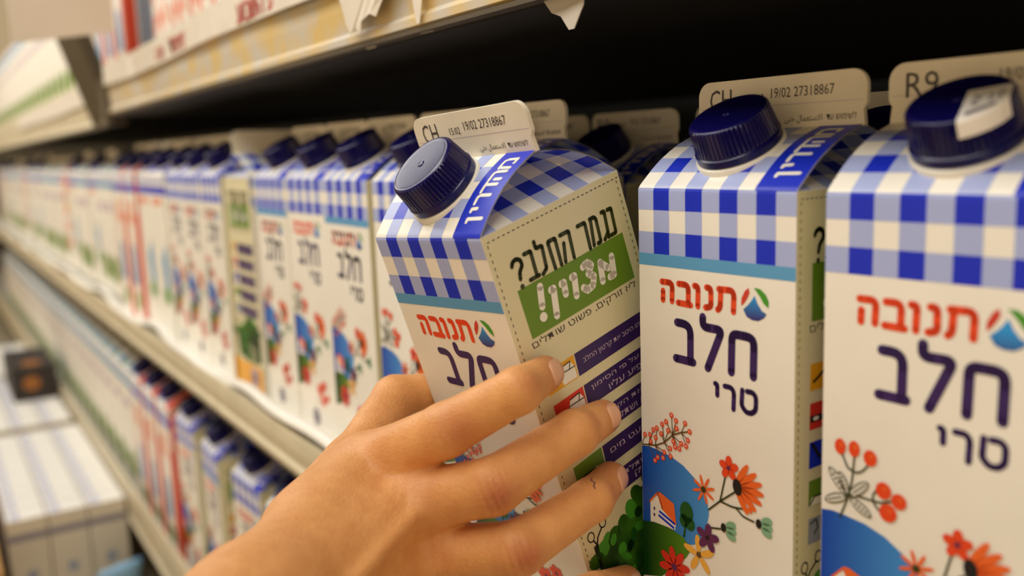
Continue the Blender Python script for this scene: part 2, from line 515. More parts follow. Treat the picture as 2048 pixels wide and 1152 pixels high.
def side_print(pn):
    """the planting instructions on the right-hand side wall"""
    pn.rect(0.02, W - .02, -HB + .05, -0.03, CREAM, 1)
    x = .21
    while x < 6.8:
        pn.rect(x, x + .12, -.29, -.25, INKGR, 2); x += .235
    v = -.36
    while v > -17.5:
        pn.rect(.18, .22, v - .12, v, INKGR, 2); pn.rect(W - .22, W - .18, v - .12, v, INKGR, 2); v -= .27
    O, w = OLIVE, .16
    for pts in ([(5.94, -1.24), (6.15, -1.24), (6.08, -2.2), (5.79, -2.21)], [(5.61, -1.22), (5.77, -1.22), (5.67, -2.23)], [(5.68, -2.03), (5.44, -2.24)],
                [(5.0, -1.24), (4.84, -2.24)], [(4.96, -1.24), (5.2, -1.24), (5.27, -1.34), (5.22, -2.23), (5.06, -2.24)],
                [(4.29, -1.26), (4.68, -1.26), (4.62, -2.28)], [(3.37, -1.25), (3.82, -1.25), (3.74, -2.27)], [(3.45, -1.58), (3.29, -2.26)],
                [(2.75, -2.28), (2.74, -1.25), (3.11, -1.25), (3.07, -2.28)], [(2.14, -1.0), (2.14, -1.25), (2.44, -1.26), (2.36, -2.1), (2.13, -2.24)],
                [(1.56, -1.24), (1.88, -1.24), (1.85, -2.17)], [(1.51, -2.2), (1.96, -2.2)],
                [(.9, -1.44), (.98, -1.3), (1.17, -1.25), (1.34, -1.36), (1.35, -1.56), (1.16, -1.75), (1.1, -1.99)]):
        pn.stroke(pts, w, O, 4, round_corners=.06)
    pn.rect(.82, 6.4, -4.22, -2.33, GREEN, 2)
    pn.ell(1.09, -2.27, .1, .1, O, 4, n=10)
    w = .3
    for pts in ([(4.88, -2.95), (4.76, -3.66)], [(4.9, -3.0), (5.2, -3.3)], [(5.52, -2.96), (5.4, -3.66), (5.18, -3.66)],
                [(4.0, -2.76), (4.26, -2.7), (4.42, -2.86), (4.17, -3.1), (4.4, -3.3), (4.24, -3.6), (3.92, -3.66), (3.76, -3.5)],
                [(3.36, -2.9), (3.48, -2.9), (3.33, -3.62)], [(2.8, -2.92), (2.92, -2.92), (2.86, -3.34)], [(2.26, -2.92), (2.38, -2.92), (2.18, -3.9)]):
        pn.stroke(pts, w, WHITE, 4, cap=True)
    pn.stroke([(1.82, -2.6), (1.66, -3.3)], .3, WHITE, 4); pn.ell(1.58, -3.68, .18, .18, WHITE, 4)
    pn.text(heb('לא זורקים, פשוט שותלים'), .72, 6.35, -4.66, -4.28, INKGR, 2, shear=-.1)
    lines = [('פתחו היטב את קרטון החלב',), ('גזרו על פי הסימון', 'המופיע עליו'), ('מלאו את הקרטון', 'באדמה ושתלו'), ('השקו מעט מים',), ('מזל טוב, שתלתם', 'צמח ירוק')]
    sq = [GOLD, SRED, BLUE, GREEN, GREYB]
    for i in range(5):
        t = -5.6 - 1.32 * i
        pn.poly([(2.42, t), (6.66, t), (6.66, t - .9), (2.36, t - .9)], PURP, 2)
        if len(lines[i]) == 1:
            pn.text(heb(lines[i][0]), 2.75, 6.4, t - .58, t - .3, LILAC, 3)
        else:
            pn.text(heb(lines[i][0]), 2.75, 6.4, t - .4, t - .14, LILAC, 3)
            pn.text(heb(lines[i][1]), 3.6, 6.4, t - .78, t - .5, LILAC, 3)
        pn.poly([(.8, t - .02), (2.36, t), (2.3, t - .9), (.78, t - .92)], sq[i], 2)
        if i < 3:                                         # small drawing of a carton on each picture
            pn.poly([(1.55, t - .86), (1.5, t - .4), (1.62, t - .18), (2.12, t - .14), (2.28, t - .42), (2.26, t - .86)], WHITE, 3)
            pn.stroke([(1.5, t - .4), (2.28, t - .42)], .04, BLACK, 4); pn.stroke([(1.62, t - .18), (2.12, t - .14), (2.0, t - .42)], .04, BLACK, 4)
        if i == 1:
            pn.rect(.8, 1.5, t - .66, t - .44, BLACK, 4); pn.ell(1.1, t - .55, .16, .07, WHITE, 5)
        if i == 0:
            pn.stroke([(.95, t - .62), (1.2, t - .5), (1.5, t - .32)], .1, BLACK, 4)
        if i == 2:
            pn.stroke([(.95, t - .1), (1.35, t - .6)], .14, BLACK, 4)
        if i == 3:
            pn.poly([(.8, t - .9), (.95, t - .62), (1.9, t - .55), (2.3, t - .7), (2.3, t - .9)], WHITE, 3)
            pn.stroke([(.85, t - .85), (1.1, t - .6), (1.8, t - .6)], .06, BLACK, 4)
        if i == 4:
            pn.stroke([(.9, t - .2), (1.2, t - .1), (1.3, t - .4), (1.1, t - .6)], .05, BLACK, 4); pn.stroke([(1.5, t - .3), (1.7, t - .7), (2.0, t - .5)], .05, BLACK, 4)
    for u, v in ((.62, -12.55), (1.35, -12.34)):           # scissors
        pts = [(u + .17 * math.cos(a), v + .2 * math.sin(a)) for a in (2 * math.pi * i / 12 for i in range(13))]
        pn.stroke(pts, .05, BLACK, 3, cap=False)
    pn.stroke([(1.24, -12.5), (.92, -12.75), (.62, -13.4)], .07, BLACK, 3)
    pn.stroke([(.68, -12.74), (.8, -13.0), (.72, -13.7)], .07, BLACK, 3)
    pn.poly([(.6, -13.0), (.86, -12.95), (.72, -14.1), (.6, -13.9)], BLACK, 3)
    rnd = random.Random(3)
    pts = [(0.55, -13.6), (1.0, -13.35), (1.7, -13.2), (2.3, -13.05), (2.9, -12.7), (3.4, -12.3), (4.2, -12.0), (5.2, -12.1), (6.0, -12.5), (6.7, -13.0), (6.8, -15.4), (5.0, -15.9), (2.4, -15.8), (.7, -15.0)]
    pn.poly(pts, VEG1, 2)                                 # the head of leafy greens
    for i, (u, v) in enumerate(pts[:10]):
        pn.ell(u, v, .42, .32, EGREEN if i % 3 == 1 else VEG1, 3, .4 * i, n=12)
    for i in range(60):
        u = .9 + 5.6 * rnd.random(); v = -12.6 - 2.8 * rnd.random() - .25 * max(0, 3 - u)
        pn.ell(u, v, .16 + .2 * rnd.random(), .12 + .14 * rnd.random(), (VEG1, EGREEN, VEG2, DGREEN)[i % 4], 3 + (i % 4), 3 * rnd.random(), n=9)
    pn.poly([(3.8, -13.4), (4.6, -13.1), (6.3, -13.5), (6.5, -15.2), (5, -15.6), (4.0, -14.9)], VEG2, 7)
    for k in range(4):
        pn.stroke([(4.1 + .5 * k, -14.2 - .05 * k), (4.4 + .42 * k, -15.9)], .14, CREAM, 8)
    pn.rect(.05, W - .05, -HB + .1, -16.0, GOLD, 2)
    pn.rect(3.7, 5.6, -17.8, -16.3, LILAC, 3)
    for k in range(12): pn.rect(3.85 + .14 * k, 3.85 + .14 * k + (.04 if k % 3 else .08), -17.5, -16.6, PURP, 4)


FONT_AR = ''.join(chr(c) for c in (0xFEF0, 0xFE98, 0xFEA3, 0x20, 0xFEDD, 0xFE8E, 0xFEE4, 0xFECC, 0xFE98, 0xFEB3, 0xFEFC, 0xFEDF))


def make_carton(kind, name='milk_carton', stamp='19/02 27318867'):
    code = 'CH' if kind == 'A' else 'R9'
    root = empty(name, (0, 0, 0))
    mb = MB()
    # walls and roof
    us = [W * i / 6 for i in range(7)]
    vs = [-HB, -9, -.16] + [-.16 + .32 * i / 5 for i in range(1, 6)] + [.16 + (L - .16) * i / 12 for i in range(1, 13)]
    mb.grid([[FR(u, v) for v in vs] for u in us], WHITE)
    mb.grid([[BK(u, v) for v in vs] for u in us], WHITE)
    for S_, K_ in ((RS, KR), (LS, KL)):
        mb.face([S_(0, -HB), S_(W, -HB), S_(W, 0), S_(0, 0)], WHITE)
        apex = K_(W / 2, L)
        mb.face([K_(0, 0), K_(W, 0), apex], WHITE)
        for d in (0, W):                                   # flaps tucked under the roof, bowed like its edge
            ex = S_(0, 0)[0]; A0 = Vector(apex); E0 = Vector((ex, W / 2, RISE - .03)); B0 = Vector(K_(d, 0))

            def FL(x, y, off=0.0, d=d, ex=ex, A0=A0, E0=E0, B0=B0):
                yy, zz, aa = prof(max(.02, min(y, L)))
                e = Vector((ex, yy if d == 0 or S_ is LS and d == W else W - yy, zz - .03))
                if S_ is LS: e.y = W - yy if d == 0 else yy
                st_ = B0 + (E0 - B0) * (y / L); xm = max(1e-4, 3.5 * y / L)
                k = max(0, 1 - x / xm)
                sg = 1 if (e.y < W / 2) else -1
                return st_ + (e - st_) * k + (A0 - E0) * (x / 3.5) + Vector((.3 * off, sg * .45 * off, -.85 * off))
            ys = [L * i / 10 for i in range(11)]
            mb.grid([[FL(3.5 * y / L * q / 4, y) for y in ys] for q in range(5)], WHITE)
            if S_ is RS and kind in 'AB':                  # the check runs on over the flap
                for r in range(12):
                    for c in range(10):
                        hs, cs = (r // 2) % 2 == 1, (c // 2) % 2 == 0
                        if not (hs or cs): continue
                        x0_, x1_, y0_, y1_ = c * CW / 2, (c + 1) * CW / 2, r * CH / 2, (r + 1) * CH / 2
                        q = [(x0_, y0_), (x1_, y0_), (x1_, y1_), (x0_, y1_)]
                        for A_, B_, C_ in ((1, 0, 0), (0, -1, L), (-1, 3.5 / L, 0)):   # flap: x from the edge inward, y up the panel
                            o_ = []
                            for i in range(len(q)):
                                p1, p2 = q[i], q[(i + 1) % len(q)]
                                d1, d2 = A_ * p1[0] + B_ * p1[1] + C_, A_ * p2[0] + B_ * p2[1] + C_
                                if d1 >= 0: o_.append(p1)
                                if (d1 >= 0) != (d2 >= 0):
                                    t = d1 / (d1 - d2); o_.append((p1[0] + (p2[0] - p1[0]) * t, p1[1] + (p2[1] - p1[1]) * t))
                            q = o_
                            if not q: break
                        if len(q) > 2: mb.face([FL(x, y, .02) for x, y in q], BLUE if hs and cs else LAV)
    mb.face([(0, 0, -HB), (W, 0, -HB), (W, W, -HB), (0, W, -HB)], WHITE)
    F, R, K = Panel(mb, FR), Panel(mb, RS), Panel(mb, KR)
    Lp = Panel(mb, LS)
    if kind in 'AB':
        gingham(F, -3 * CH, 3, True)
        gingham(F, 0, 6, False, u1=5.36)
        dv = 0.0 if kind == 'A' else 0.3
        if kind == 'A':
            F.rect(0, W, -3 * CH - .446, -3 * CH, STRIPE, 1)
        F.mb.grid([[FR(u0, v, .012) for v in [-.02 + .18 * i / 5 for i in range(6)] + [.16 + (L - .16) * i / 16 for i in range(1, 17)]] for u0 in (5.36, 6.99)], BLUE)
        # the word on the blue strip runs up the roof: (x along the roof, y towards the left edge)
        for x0, strokes in ((3.02, [[(0, 0), (.04, .62)], [(0, .62), (.1, .66), (.42, .66), (.5, .5), (.5, 0), (.26, 0)]]), (2.42, [[(0, .66), (.34, .66), (.42, .56), (.42, 0)], [(.03, 0), (.03, .36)]]),
                            (1.86, [[(0, .66), (.44, .66)], [(.34, .66), (.34, 0)]]), (1.36, [[(0, .66), (.28, .66), (.36, .56), (.36, 0)]]), (1.04, [[(0, .66), (.1, .66), (.12, .36)]]), (.62, [[(0, .66), (.12, .66), (.14, -.16)]])):
            for st_ in strokes:
                F.stroke([(6.52 - y_, x0 - .02 + x_) for x_, y_ in st_], .145, WHITE, 4, fine=.12)
        front_writing(F, dv); front_art(F, kind)
        side_print(R)
        for r in range(5):
            hs = r % 2 == 1
            for c in range(9):
                cs = c % 2 == 0
                if hs or cs:
                    q = clip_tri([(c * CW, r * CH), ((c + 1) * CW, r * CH), ((c + 1) * CW, (r + 1) * CH), (c * CW, (r + 1) * CH)])
                    if len(q) > 2: K.poly(q, BLUE if hs and cs else LAV, 1)
        Bp = Panel(mb, BK); gingham(Bp, -3 * CH, 3, True); gingham(Bp, 0, 6, False)
        Lp.rect(.02, W - .02, -HB + .05, -.03, CREAM, 1)
        Lp.rect(.8, 6.2, -3.4, -1.2, GREEN, 2); Lp.rect(.8, 6.2, -9.5, -4.2, LILAC, 2)
    else:
        band = {'P': BLUE, 'R': BLUE, 'S': STRIPE, 'U': RED}[kind]
        F.rect(0, W, -2.2, -1.3, band, 1); F.rect(0, W, -.9, -.4, LAV, 1)
        F.rect(0, W, .5, 1.5, band, 1, nv=5)
        R.rect(0, W, -2.2, -1.3, band, 1)
        if kind == 'P':
            for k in range(5): F.rect(1.2 + .85 * k, 1.8 + .85 * k, -3.4, -2.6, ORANGE, 2)
            F.poly([(3.2, -9.6), (5.6, -7.6), (6.2, -12.6), (4.2, -12.9)], STRIPE, 2)
            F.ell(4.6, -13.6, 1.6, 1.0, EGREEN, 3)
        if kind == 'R':
            F.rect(5.5, W, -HB + .1, -.05, PINKR, 2); F.rect(.1, .8, -HB + .1, -.05, PINK, 2)
            R.rect(0, 1.4, -HB + .1, -.05, PINKR, 2); R.rect(1.6, 6.6, -HB + 5, -2.6, GREYB, 2)
            F.rect(1.4, 4.8, -6.2, -3.4, PINK, 2); F.poly([(1.2, -14), (4.6, -14), (3.8, -9), (2.0, -9)], STRIPE, 2)
            F.ell(3.2, -16.2, 1.4, 1.2, EGREEN, 3)
            F.rect(4.6, W, .2, L - .1, PINKR, 2, nv=6)
        if kind == 'U':
            for k in range(4):
                for j in range(5): F.rect(.5 + 1.6 * k, 1.4 + 1.6 * k, -HB + 3.6 + 3.2 * j + .8 * (k % 2), -HB + 5.6 + 3.2 * j + .8 * (k % 2), RED if (k + j) % 2 else ORANGE, 2)
            F.ell(3.4, -6.0, 1.5, 1.4, GOLD, 3); F.ell(3.6, -5.0, .8, .7, EGREEN, 4)
        if kind == 'S':
            F.ell(3.5, -14.6, 3.1, 2.2, GREEN, 2); R.ell(3.4, -14.8, 2.6, 1.6, EGREEN, 2)
            F.ell(2.2, .9, 1.0, .6, EGREEN, 3); F.rect(1.2, 5.6, -5.8, -4.4, LILAC, 2)
            R.rect(1.2, 5.6, -5.8, -4.9, GREYB, 2)
    mb.build('carton_body', root)
    # sealed top fin
    fb = MB()
    n = 7; r_ = .55; a0, a1, z0, z1 = -.12, W + .12, RISE - .06, 3.8
    if kind in 'SU': z1 = RISE + .9; r_ = .1
    out = [(a0 + .06, z0), (a1 - .06, z0), (a1 - .12, z0 + .55), (a1, z0 + .75)]
    out += [(a1 - r_ + r_ * math.cos(t), z1 - r_ + r_ * math.sin(t)) for t in (math.pi / 2 * i / n for i in range(n + 1))]
    out += [(a0 + r_ - r_ * math.sin(t), z1 - r_ + r_ * math.cos(t)) for t in (math.pi / 2 * i / n for i in range(n + 1))]
    out += [(a0, z0 + .75), (a0 + .12, z0 + .55)]
    th = .085
    fb.face([(x, 3.5 - th, z) for x, z in out], FINM); fb.face([(x, 3.5 + th, z) for x, z in out[::-1]], FINM)
    for i in range(len(out)):
        p, q = out[i], out[(i + 1) % len(out)]
        fb.face([(p[0], 3.5 - th, p[1]), (p[0], 3.5 + th, p[1]), (q[0], 3.5 + th, q[1]), (q[0], 3.5 - th, q[1])], FINM)
    if kind in 'AB':
        P_ = Panel(fb, lambda u, v, off=0: (u, 3.5 - th - off, z0 + v))
        P_.rect(a0 + .1, a1 - .1, .84, .86, LILAC, 1)
        P_.text(code, .45, 1.5, .78, 1.55, INKGR, 2)
        P_.text(stamp, 3.3, 5.9, 1.1, 1.45, INKGR, 2); P_.text('15:02', 2.3, 3.0, 1.0, 1.28, INKGR, 2)
        P_.text(FONT_AR + '  ' + heb('לשימוש עד'), 3.9, 6.75, .18, .48, INKGR, 2)
    fb.build('top_fin', root)
    # spout collar and ribbed cap, standing square on the roof slope
    y, z, a = prof(2.15)
    holder = Matrix.Translation((.0334, y / 100, z / 100)) @ Matrix.Rotation(a, 4, 'X') @ Matrix.Scale(.965, 4)
    NR = 168

    def lathe(prof_, m, name_, rib=None):
        q = MB()
        q.grid([[((r + (rib(i, r, h) if rib else 0)) * math.cos(2 * math.pi * i / NR), (r + (rib(i, r, h) if rib else 0)) * math.sin(2 * math.pi * i / NR), h)
                 for r, h in prof_] for i in range(NR)], m, close=True)
        o = q.build(name_, root, smooth=True)
        return o
    co = lathe([(1.66, -.35), (1.66, .02), (1.63, .05), (1.52, .06), (1.4, .08)], COLLAR, 'spout_collar'); co.matrix_local = holder
    if kind not in 'SU':
        rib = lambda i, r, h: (.03 if i % 3 else -.045) if 0.45 < h < 1.4 and r > 1.36 else 0.0
        cp_ = lathe([(1.40, .08), (1.58, .10), (1.59, .36), (1.53, .40), (1.53, .44), (1.52, .48), (1.44, 1.34), (1.41, 1.41), (1.35, 1.45), (1.25, 1.46),
                     (1.2, 1.445), (1.15, 1.44), (.16, 1.44), (.12, 1.48), (.001, 1.49)], CAPM, 'cap', rib)
        cp_.matrix_local = holder
        mo = cp_.modifiers.new('edge', 'EDGE_SPLIT'); mo.split_angle = math.radians(32)
    return root


def place(root, x, y, z, rz=0.0, s=1.0):
    root.location = V(x, y, z); root.rotation_euler = (0, 0, rz); root.scale = (s, s, s)
    return root


PROTO = {k: make_carton(k) for k in 'ABPRSU'}
USED = set()


def carton(kind, x, y, z, rz, label, group=None, s=1.0):
    if kind in USED:
        o = copy_tree(PROTO[kind])
    else:
        o = PROTO[kind]; USED.add(kind)
    place(o, x, y, z, rz, s)
    tag(o, label, 'milk carton', group)
    return o


# ---- middle shelf, front row
ROW = 'milk cartons on the middle shelf'
cC = carton('A', 0, 0, 0, .0544, 'upright milk carton with light blue stripe and berry branch, right beside the held carton', ROW)
cD = carton('B', 8.137, .3275, 0, .073, 'nearest milk carton, white price sticker hanging over its blue cap', ROW)
held = carton('A', 0, 0, 0, 0, 'tilted milk carton held in the hand, pulled out of the row', ROW)
rv = Vector((0.297, -0.0359, 0.1073))
held.rotation_mode = 'QUATERNION'
from mathutils import Quaternion
held.rotation_quaternion = Quaternion(rv.normalized(), rv.length)
held.location = V(-7.5225, -7.2619, -1.7283)

row1 = [('B', -16.4, .1, .01, 'milk carton mostly hidden behind the held carton'),
        ('B', -23.7, 0, .0, 'milk carton without light blue stripe, just left of the held carton'),
        ('A', -31.5, 0, .0, 'second milk carton left of the held carton, with light blue stripe'),
        ('B', -38.8, 0, .02, 'third milk carton left of the held carton, without light blue stripe'),
        ('A', -46.3, .1, .0, 'milk carton with light blue stripe beside the sideways-turned carton'),
        ('B', -62.9, 0, .0, 'milk carton just left of the sideways-turned carton'),
        ('B', -70.4, 0, .01, 'second milk carton left of the sideways-turned carton'),
        ('B', -77.9, .2, .0, 'third milk carton left of the sideways-turned carton')]
for k, x, y, a, lb in row1:
    carton(k, x, y, 0, a, lb, ROW)
carton('A', -54.8, 7.1, 0, -math.pi / 2, 'milk carton turned sideways, its green planting panel facing the aisle', ROW)
carton('P', -85.6, .1, 0, 0, 'plain white carton with orange lettering and blue triangle, right of the red-striped cartons', ROW)
carton('P', -93.2, .2, 0, 0, 'plain white carton beside the first red-striped carton', ROW)
carton('R', -100.9, 0, 0, 0, 'red-striped carton on the middle shelf, the right one of two', ROW)
carton('R', -108.6, 0, 0, 0, 'red-striped carton on the middle shelf, the left one of two', ROW)
for i in range(28):
    k_ = 'SSPSSPUSSS'[i % 10]
    carton(k_, -116.0 - 7.4 * i, .1 * (i % 3), 0, 0, {'S': 'distant white carton with green foot at the far left of the middle shelf', 'P': 'distant capped white carton with orange lettering at the far left of the middle shelf', 'U': 'distant white carton with red marks at the far left of the middle shelf'}[k_],
           {'S': 'green-footed cartons at the far left of the middle shelf', 'P': 'capped white cartons at the far left of the middle shelf', 'U': 'red-marked cartons at the far left of the middle shelf'}[k_], s=.93)
# second row, in the shade
for x, lb in ((8.2, 'milk carton in the shade behind the nearest carton'), (.3, 'milk carton in the shade behind the berry-branch carton'), (-8.1, 'milk carton in the dark gap behind the held carton'),
              (-16.6, 'shaded milk carton with dark cap seen between the held carton and its right neighbour'), (-24.2, 'milk carton in the second row behind the held carton\'s left neighbours')):
    carton('B', x, 7.6, -.37, .0, lb, 'milk cartons in the second row', s=.98)
for i in range(7):
    carton('B', -31.8 - 7.6 * i - (8 if i > 2 else 0), 7.7, -.37, 0, 'milk carton in the second row, hidden in the shade behind the blurred cartons', 'milk cartons in the second row', s=.98)

# ---- lower shelf
LOW = -27.4
for i, x in enumerate((-89.5, -97.5, -105.5)):
    carton('R', x, -.8, LOW, 0, ('red-striped carton on the lower shelf, rightmost of three', 'red-striped carton on the lower shelf, middle of three', 'red-striped carton on the lower shelf, leftmost of three')[i], 'red-striped cartons on the lower shelf')
for i, x in enumerate((-80.0, -68.5, -57.5, -47.5, -39.0)):
    carton('A' if i % 2 else 'B', x, -.7, LOW, (.05, -.04, .06, .0, .03)[i],
           ('milk carton on the lower shelf next to the red-striped cartons', 'second capped milk carton on the lower shelf right of the red-striped ones', 'third capped milk carton on the lower shelf right of the red-striped ones',
            'milk carton on the lower shelf just above the forearm', 'milk carton on the lower shelf behind the forearm')[i], 'milk cartons on the lower shelf')
for i, x in enumerate((-86, -77.5, -69, -60.5, -52, -43.5)):
    carton('B', x, 7.2, LOW, 0, 'milk carton in the second row of the lower shelf under the middle shelf', 'second row on the lower shelf')
for i in range(28):
    carton('S', -113.5 - 7.7 * i, -.7, LOW, 0, 'distant white carton with green foot on the lower shelf', 'white cartons on the lower shelf', s=.95)

# ---- upper shelf
UP = 8.2
for i in range(9):
    carton('U' if i < 6 else 'R', -43.0 - 7.6 * i + (0 if i < 6 else -14.5), 1.2, (UP if i < 6 else 10.8) + HB, 0, ('white carton with small red marks standing on the upper shelf above the torn price rail' if i < 6 else 'red-striped carton on the upper shelf just left of the slanted divider'), 'white cartons with red marks on the upper shelf' if i < 6 else 'red-striped cartons on the left upper shelf')
for i in range(26):
    carton('S', -134.5 - 7.6 * i, .3, 10.8 + HB, 0, 'white carton with green foot on the upper shelf left of the post', 'white cartons on the upper shelf')

# price sticker on the nearest carton's cap
sm = MB()                                        # sticker draped over the cap's top and rim
def st(t, w, off=0):
    rr = max(.5, math.sqrt(max(.1, 1.47 ** 2 - w * w)))
    P6 = [(-.25, 1.495), (rr * .5, 1.48), (rr - .06, 1.485), (rr + .05, 1.42), (rr + .1, 1.2), (rr + .14, .98)]
    i = min(int(t), 4); f = t - i
    r = P6[i][0] + (P6[i + 1][0] - P6[i][0]) * f; h = P6[i][1] + (P6[i + 1][1] - P6[i][1]) * f
    an = math.radians(-76)
    return ((r + off * .3) * math.cos(an) - w * math.sin(an), (r + off * .3) * math.sin(an) + w * math.cos(an), h + off)


sm.grid([[st(t * .5, w) for t in range(11)] for w in (.22, .45, .7, .95, 1.2, 1.38)], STICK)
stp = Panel(sm, lambda u, v, off=0: st(v, u, off + .01))
stp.text('5.15', .45, 1.25, .4, 1.0, STICKP, 3); stp.rect(.4, 1.1, 1.55, 1.9, STICKP, 3, nv=2)
stk = sm.build('price_sticker', cD)
yy_, zz_, aa_ = prof(2.15)
stk.matrix_local = Matrix.Translation((.0334, yy_ / 100, zz_ / 100)) @ Matrix.Rotation(aa_, 4, 'X') @ Matrix.Scale(.965, 4)
stk['label'] = 'white paper price sticker'


# ------------------------------------------------------------------ the refrigerated case
POSTM = mat('post_dark_steel', (84, 74, 58), rough=0.45, noise=0.1, nscale=20)
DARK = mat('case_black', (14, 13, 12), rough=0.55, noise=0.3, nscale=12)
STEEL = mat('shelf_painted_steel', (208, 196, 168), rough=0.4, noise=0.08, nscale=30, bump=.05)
TRAY = mat('tray_white_plastic', (244, 240, 230), rough=0.3, noise=0.04, nscale=15)
RAILM = mat('rail_with_old_glue', (198, 192, 182), rough=0.4, rgb2=(212, 184, 120), nscale=38)
TAG = mat('torn_label_paper', (222, 214, 200), rough=0.6, noise=0.06, nscale=40)
STAIN = mat('yellow_glue_stain', (206, 166, 76), rough=0.5, rgb2=(220, 196, 140), nscale=60)
TXTR = mat('label_red_ink', (186, 62, 52), rough=0.6)
SIGNM = mat('sign_grey_card', (206, 196, 182), rough=0.5, noise=0.05, nscale=8)
FLOORM = mat('floor_vinyl', (128, 104, 76), rough=0.35, noise=0.1, nscale=3)

xa, xb = -460.0, 70.0
s = MB(); s.box(xa - 1100, xb, 62, 64, -Z0, 90, DARK); tag(s.build('wall_back'), 'black back wall of the refrigerated case', 'wall', kind='structure').location = (0, 0, Z0 / 100)
s = MB(); s.box(xa - 1100, xb + 150, -220, 64, -Z0 - 4, -Z0, FLOORM); tag(s.build('floor'), 'brown vinyl floor of the aisle', 'floor', kind='structure').location = (0, 0, Z0 / 100)


def shelf(label, x0, x1, ztop, zlip0, zlip1, ylip, under, surface, face=None):
    root = empty('display_shelf', V(0, 0, 0))
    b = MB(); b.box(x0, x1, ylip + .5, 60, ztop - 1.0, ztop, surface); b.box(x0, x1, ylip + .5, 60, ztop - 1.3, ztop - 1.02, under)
    b.build('shelf_board', root)
    e = MB()                                              # price rail: curved channel face with rolled bottom edge
    pts = [(ylip + .55, zlip1), (ylip + .1, zlip1 + .05), (ylip, zlip1 - .2), (ylip - .12, zlip1 - .9), (ylip - .1, (zlip0 + zlip1) / 2), (ylip, zlip0 + .7), (ylip - .25, zlip0 + .45), (ylip - .25, zlip0 + .1), (ylip, zlip0), (ylip + .55, zlip0 + .1), (ylip + .55, zlip1)]
    nn = 12
    e.grid([[(x0 + (x1 - x0) * i / nn, y, z) for y, z in pts] for i in range(nn + 1)], face or STEEL)
    e.face([(x0, y, z) for y, z in pts[:-1]], STEEL); e.face([(x1, y, z) for y, z in pts[:-1]][::-1], STEEL)
    rail = e.build('price_rail', root)
    g = MB(); g.box(x0, x1, ylip - .2, ylip + .5, zlip0 - .22, zlip0 - .02, POSTM); g.build('rail_edge', root)
    tag(root, label, 'shelf')
    return root, rail


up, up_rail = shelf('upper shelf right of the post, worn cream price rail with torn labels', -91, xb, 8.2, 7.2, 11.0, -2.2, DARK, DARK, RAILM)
ul, ul_rail = shelf('upper shelf left of the post with a pale price rail', xa, -97, 10.8, 6.0, 12.2, -2.2, DARK, STEEL)
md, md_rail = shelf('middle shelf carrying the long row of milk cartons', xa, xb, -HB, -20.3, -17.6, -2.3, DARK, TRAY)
lo, lo_rail = shelf('lower shelf carrying the red-striped and capped cartons', xa, xb, LOW - HB, -47.6, -42.3, -2.6, STEEL, TRAY, STEEL)


def strip(parent, name, fn, x0, x1, z0, z1, m, extra=None, th=.05, n=40):
    """a card or paper strip with real thickness; fn(x) gives its (y, dz) waviness"""
    b = MB()
    for off in (0, th):
        b.grid([[(x, fn(x)[0] + off, z + fn(x)[1]) for z in (z0, z1)] for x in (x0 + (x1 - x0) * i / n for i in range(n + 1))], m)
    b.grid([[(x, fn(x)[0] + o_, z1 + fn(x)[1]) for o_ in (0, th)] for x in (x0 + (x1 - x0) * i / n for i in range(n + 1))], m)
    b.grid([[(x, fn(x)[0] + o_, z0 + fn(x)[1]) for o_ in (0, th)] for x in (x0 + (x1 - x0) * i / n for i in range(n + 1))], m)
    if extra: extra(b)
    return b.build(name, parent)


# upper rail: printed card above, glue stains and torn paper on the rail
def up_text(b):
    P_ = Panel(b, lambda u, v, off=0: (u, -2.75 - off, v))
    for x, t in ((-72.9, 'מבצע חלב טרי'), (-58, 'במחיר מיוחד'), (-38.2, 'במבצע השבוע')):
        P_.text(heb(t), x, x + 12.5, 10.6, 11.9, TXTR, 2); P_.text(heb(t), x + .12, x + 12.62, 10.6, 11.9, TXTR, 3)


strip(up, 'printed_card_strip', lambda x: (-2.75 + .06 * math.sin(x * .3), .15 * math.sin(x * .11)), -90.5, -19.2, 10.3, 12.6, TAG, up_text)
strip(ul, 'printed_card_strip', lambda x: (-2.6, .1 * math.sin(x * .1)), -200, -100, 9.0, 11.6, TAG)
def torn(parent, pts, y, m, name, depth=.04):
    b = MB(); n = len(pts)
    b.face([(x, y + .08 * math.sin(x * 2), z) for x, z in pts], m); b.face([(x, y + depth + .08 * math.sin(x * 2), z) for x, z in pts[::-1]], m)
    for i in range(n):
        p, q = pts[i], pts[(i + 1) % n]
        b.face([(p[0], y + .08 * math.sin(p[0] * 2), p[1]), (q[0], y + .08 * math.sin(q[0] * 2), q[1]), (q[0], y + depth + .08 * math.sin(q[0] * 2), q[1]), (p[0], y + depth + .08 * math.sin(p[0] * 2), p[1])], m)
    return b.build(name, parent)


torn(up, [(-20.6, 12.4), (-20.3, 10.2), (-19.5, 9.2), (-19.1, 8.2), (-18.7, 7.6), (-18.2, 7.9), (-17.6, 7.5), (-17.3, 8.1), (-16.2, 8.3), (-15.6, 8.1), (-14.9, 8.8), (-14.2, 9.4), (-13.6, 9.6), (-13.3, 10.5), (-13.2, 12.4)], -2.95, TAG, 'torn_label')
torn(up, [(-12.6, 10.5), (-12.3, 8.6), (-12.0, 7.3), (-11.7, 7.3), (-11.3, 8.4), (-11.0, 10.5)], -2.7, TAG, 'torn_label')
PGREY = mat('torn_paper_grey', (190, 182, 170), rough=.6)
torn(up, [(-3.2, 7.3), (-2.5, 6.5), (-1.9, 6.3), (-1.3, 5.75), (-.95, 5.75), (-.4, 6.5), (-.3, 7.3)], -2.0, PGREY, 'torn_label')
torn(up, [(-13.5, 7.3), (-12.6, 6.95), (-11.6, 6.95), (-11.0, 7.3)], -2.1, PGREY, 'torn_label')
